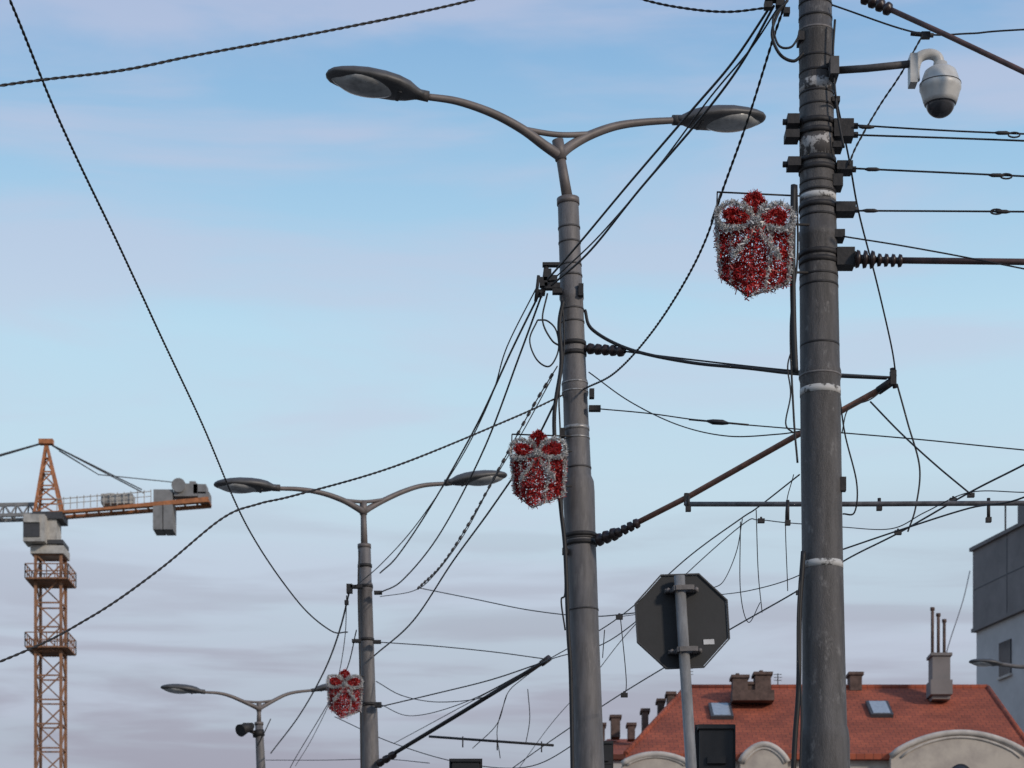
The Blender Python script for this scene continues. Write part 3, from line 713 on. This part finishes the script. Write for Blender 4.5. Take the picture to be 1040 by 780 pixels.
def chim(m_,x,ytop,ybot,wpx,d,dep=.7):
    a=S(x,ytop,d);b=S(x,ybot,d);m_.box((a.x,d,(a.z+b.z)/2),(wpx*d/F,dep,a.z-b.z));m_.box((a.x,d,a.z+.04),(wpx*d/F+.12,dep+.12,.10))
for a in ((751,690,712,15,81.5),(774,687,712,16,81.6),(762,697,712,10,81.7),(868,687,703,12,83),(681,707,722,7,82),(671,714,735,6,83),(655,724,745,6,83)): chim(mb,*a)
mb.box(S(764,708,81),(42*.034,.8,.35))
mb.build('chimneys',M['brickd'],eh)
mb=MB();chim(mb,954,668,712,18,81.5,.8);mb.box(S(954,700,81.4),(22*.034,.9,.5));mb.build('tall_chimney',M['grey1'],eh)
mb=MB()
for x,y in ((947,618),(953,624),(959,630)): mb.tube(S(x,668,81.5),S(x,y,81.5),.055,n=10);mb.tube(S(x,y+2,81.5),S(x,y-1,81.5),.08,n=10)
mb.tube(S(749,689,81.5),S(749,684,81.5),.07);mb.tube(S(773,686,81.5),S(773,681,81.5),.07)
mb.build('flue_pipes',M['brickd'],eh)
mb=MB()
for x,y0,y1 in ((700,700,678),(790,697,684),(836,698,676)):
    mb.tube(S(x,y0,83),S(x,y1,83),.02,n=6)
    for q in range(3): mb.tube(S(x-4,y1+1+q*3,83),S(x+4,y1+1+q*3,83),.012,n=5)
mb.build('aerials',M['iron'],eh)
d2_=88;e2=root('town_house',Vector((S(630,0,d2_).x,d2_+5,0)))
a=S(598,0,d2_).x;b=S(672,0,d2_).x;z=S(0,766,d2_).z
mb=MB();mb.box(((a+b)/2,d2_+5,z/2-.1),(b-a-.3,9.6,z-.2));mb.build('walls',M['grey2'],e2)
mb=MB();hip(mb,a-.1,b+.1,d2_,d2_+10,z,a+.9,b-.5,d2_+5,z+1.4);mb.build('roof',M['roof'],e2)
mb=MB();
for q in ((625,730,750,9,92),(641,738,752,7,91),(611,738,755,6,91)): chim(mb,*q)
mb.build('chimneys',M['brickd'],e2)
windows(e2,a+.2,b-.2,d2_+.2,2,2,4,3.2)
P0=Vector((S(988,0,100).x,100,0));av=Vector((1.15,-4,0)).normalized();bv=Vector((4,1.15,0)).normalized()
e3=root('office_block',P0+av*6+bv*9);H=S(0,560,100).z;Hm=S(0,640,100).z
def blk(m_,u0,u1,w0,w1,z0,z1): m_.box(P0+av*((u0+u1)/2)+bv*((w0+w1)/2)+Vector((0,0,(z0+z1)/2)),(u1-u0,w1-w0,z1-z0),av,bv,Vector((0,0,1)))
mb=MB();blk(mb,0,12,0,18,Hm,H);mb.build('upper_storeys',M['grey1'],e3)
mb=MB();blk(mb,.1,11.9,.12,17.9,0,Hm);mb.build('lower_walls',M['grey2'],e3)
mb=MB();blk(mb,-.1,12.1,-.12,18.1,H,H+.15);blk(mb,-.05,12.05,-.06,18.05,Hm-.1,Hm+.05);blk(mb,3,6,.5,5,H+.15,H+1.2);blk(mb,8,11,2,8,H+.15,H+2.4);mb.build('parapet',M['grey1'],e3)
mb=MB()
for u in (3.0,6.0,9.0): blk(mb,u,u+.05,-.012,.3,Hm+.1,H-.02)
blk(mb,.02,11.98,-.010,.3,Hm+1.65,Hm+1.70)
mb.build('cladding_joints',M['crd'],e3)
mb=MB();t=MB()
for f in range(6):
    for i in range(3):
        z=1.5+f*2.6
        blk(mb,1.8+i*3.6,3.2+i*3.6,.06,.5,z-.8,z+.8)
        blk(t,1.7+i*3.6,3.3+i*3.6,.0,.3,z-.95,z-.85)
for u in (2.2,5.4,8.4):
    blk(mb,u,u+1.0,.06,.5,Hm-2.4,Hm-1.0);blk(t,u-.08,u+1.08,.0,.3,Hm-2.52,Hm-2.42)
for f in range(7):
    for i in range(6): blk(mb,11.6,12.04,1.2+i*2.9,2.8+i*2.9,2.2+f*3.1,3.8+f*3.1)
mb.build('windows',M['win'],e3);t.build('sills',M['trim'],e3)
mb=MB()
for u,hh in ((1.0,1.8),(4,1.2),(9,2)): mb.tube(P0+av*u+bv*1+Vector((0,0,H)),P0+av*u+bv*1+Vector((0,0,H+hh)),.04,n=6)
mb.build('aerials',M['iron'],e3)
cable(OC,[(985,580),(978,610),(965,650),(960,668)],95,82,.02,m='bar')

# ---------------- ground ----------------
def sheet(name,x0,x1,y0,y1,z,m):
    mb=MB();mb.poly([(x0,y0,z),(x1,y0,z),(x1,y1,z),(x0,y1,z)]);return mb.build(name,M[m])
sheet('ground',-1500,1500,-800,3000,0,'ground')
mb=MB();mb.box((-2.2,20,.002),(9,220,.004));mb.build('road',M['asph'])
mb=MB();mb.box((-11,20,.06),(8,220,.12));mb.build('pavement',M['pave']);
mb=MB();mb.box((9.8,20,.06),(14,220,.12));mb.build('pavement',M['pave'])
mb=MB()
for i in range(30): mb.box((-2.2,-80+i*6,.008),(.14,3,.004))
mb.build('road_markings',M['paint'])
mb=MB()
for x in (-5.2,-3.77,-.8,.63): mb.box((x,20,.012),(.06,220,.016))
mb.build('tram_rails',M['rail'])

# ---------------- sky, sun, camera ----------------
w=bpy.data.worlds.new("World");scene.world=w;w.use_nodes=True;nt=w.node_tree;N=nt.nodes;L=nt.links
bg=N["Background"];bg.inputs["Strength"].default_value=0.1
EL=math.radians(24);AZ=math.radians(132) # sun behind the viewer, to the right
sky=N.new("ShaderNodeTexSky");sky.sky_type='NISHITA';sky.sun_disc=False;sky.sun_elevation=EL;sky.sun_rotation=AZ%(2*math.pi)
sky.air_density=1.0;sky.dust_density=1.0
tc=N.new("ShaderNodeTexCoord");sp=N.new("ShaderNodeSeparateXYZ");L.new(tc.outputs["Generated"],sp.inputs[0])
rp=N.new("ShaderNodeValToRGB");cr=rp.color_ramp
stops=[(0.0,(.38,.36,.38)),(.15,(.42,.45,.53)),(.20,(.50,.57,.66)),(.26,(.58,.74,.84)),(.32,(.51,.74,.89)),(.37,(.37,.61,.83)),(.43,(.235,.45,.73)),(1.0,(.11,.22,.45))]
while len(cr.elements)<len(stops): cr.elements.new(0.5)
for el,(p,c) in zip(cr.elements,stops): el.position=p;el.color=(*c,1)
L.new(sp.outputs["Z"],rp.inputs[0])
sc_=N.new("ShaderNodeVectorMath");sc_.operation='SCALE';sc_.inputs["Scale"].default_value=10.3;L.new(rp.outputs[0],sc_.inputs[0])
mx=N.new("ShaderNodeMixRGB");mx.inputs[0].default_value=.88;L.new(sky.outputs[0],mx.inputs[1]);L.new(sc_.outputs[0],mx.inputs[2])
def cloud(scale,rot,sc0,lo,hi,seed):
    mp=N.new("ShaderNodeMapping");mp.inputs["Scale"].default_value=scale;mp.inputs["Rotation"].default_value=rot;mp.inputs["Location"].default_value=(seed,seed*.7,seed*.3);L.new(tc.outputs["Generated"],mp.inputs[0])
    n1=N.new("ShaderNodeTexNoise");n1.inputs["Scale"].default_value=sc0;n1.inputs["Detail"].default_value=9;n1.inputs["Roughness"].default_value=.52;n1.inputs["Distortion"].default_value=.4;L.new(mp.outputs[0],n1.inputs[0])
    r1=N.new("ShaderNodeMapRange");r1.interpolation_type='SMOOTHSTEP';r1.inputs[1].default_value=lo;r1.inputs[2].default_value=hi;L.new(n1.outputs[0],r1.inputs[0]);return r1
c1=cloud((2.2,2.2,14),(0,.05,0),1.8,.43,.66,0.0)
c2=cloud((3,3,26),(0,-.04,0),2.2,.42,.60,4.3)
def fade(z0,z1,a,b):
    r2=N.new("ShaderNodeMapRange");r2.inputs[1].default_value=z0;r2.inputs[2].default_value=z1;r2.inputs[3].default_value=a;r2.inputs[4].default_value=b;L.new(sp.outputs["Z"],r2.inputs[0]);return r2
def mul(a,b):
    mu=N.new("ShaderNodeMath");mu.operation='MULTIPLY';L.new(a.outputs[0],mu.inputs[0]);L.new(b.outputs[0],mu.inputs[1]);return mu
def layer(base,fac,col):
    m2=N.new("ShaderNodeMixRGB");L.new(fac.outputs[0],m2.inputs[0]);L.new(base.outputs[0],m2.inputs[1]);m2.inputs[2].default_value=(*[c*10 for c in col],1);return m2
a1=layer(mx,mul(c1,fade(.22,.40,.30,.55)),(.57,.58,.73))   # high pink-white wisps
a2=layer(a1,mul(c2,fade(.15,.27,.9,.0)),(.36,.36,.44))    # low violet-grey banks
L.new(a2.outputs[0],bg.inputs["Color"])
sd=bpy.data.lights.new("sun","SUN");sd.energy=2.0;sd.angle=math.radians(6);sd.color=(1,.86,.72)
so=bpy.data.objects.new("sun",sd);scene.collection.objects.link(so)
dirs=Vector((math.sin(AZ)*math.cos(EL),math.cos(AZ)*math.cos(EL),math.sin(EL)))
so.rotation_euler=dirs.to_track_quat('Z','Y').to_euler();so.location=(0,0,50)
cd=bpy.data.cameras.new("camera");co=bpy.data.objects.new("camera",cd);scene.collection.objects.link(co)
co.location=(0,0,CH);co.rotation_euler=(math.radians(90),0,0);cd.sensor_width=36;cd.lens=F/1040*36;cd.shift_y=(HZ-390)/1040
cd.clip_end=5000;cd.clip_start=.1
cd.dof.use_dof=True;cd.dof.focus_distance=19;cd.dof.aperture_fstop=5.6
scene.camera=co
scene.view_settings.view_transform='Standard';scene.view_settings.look='None';scene.view_settings.exposure=0
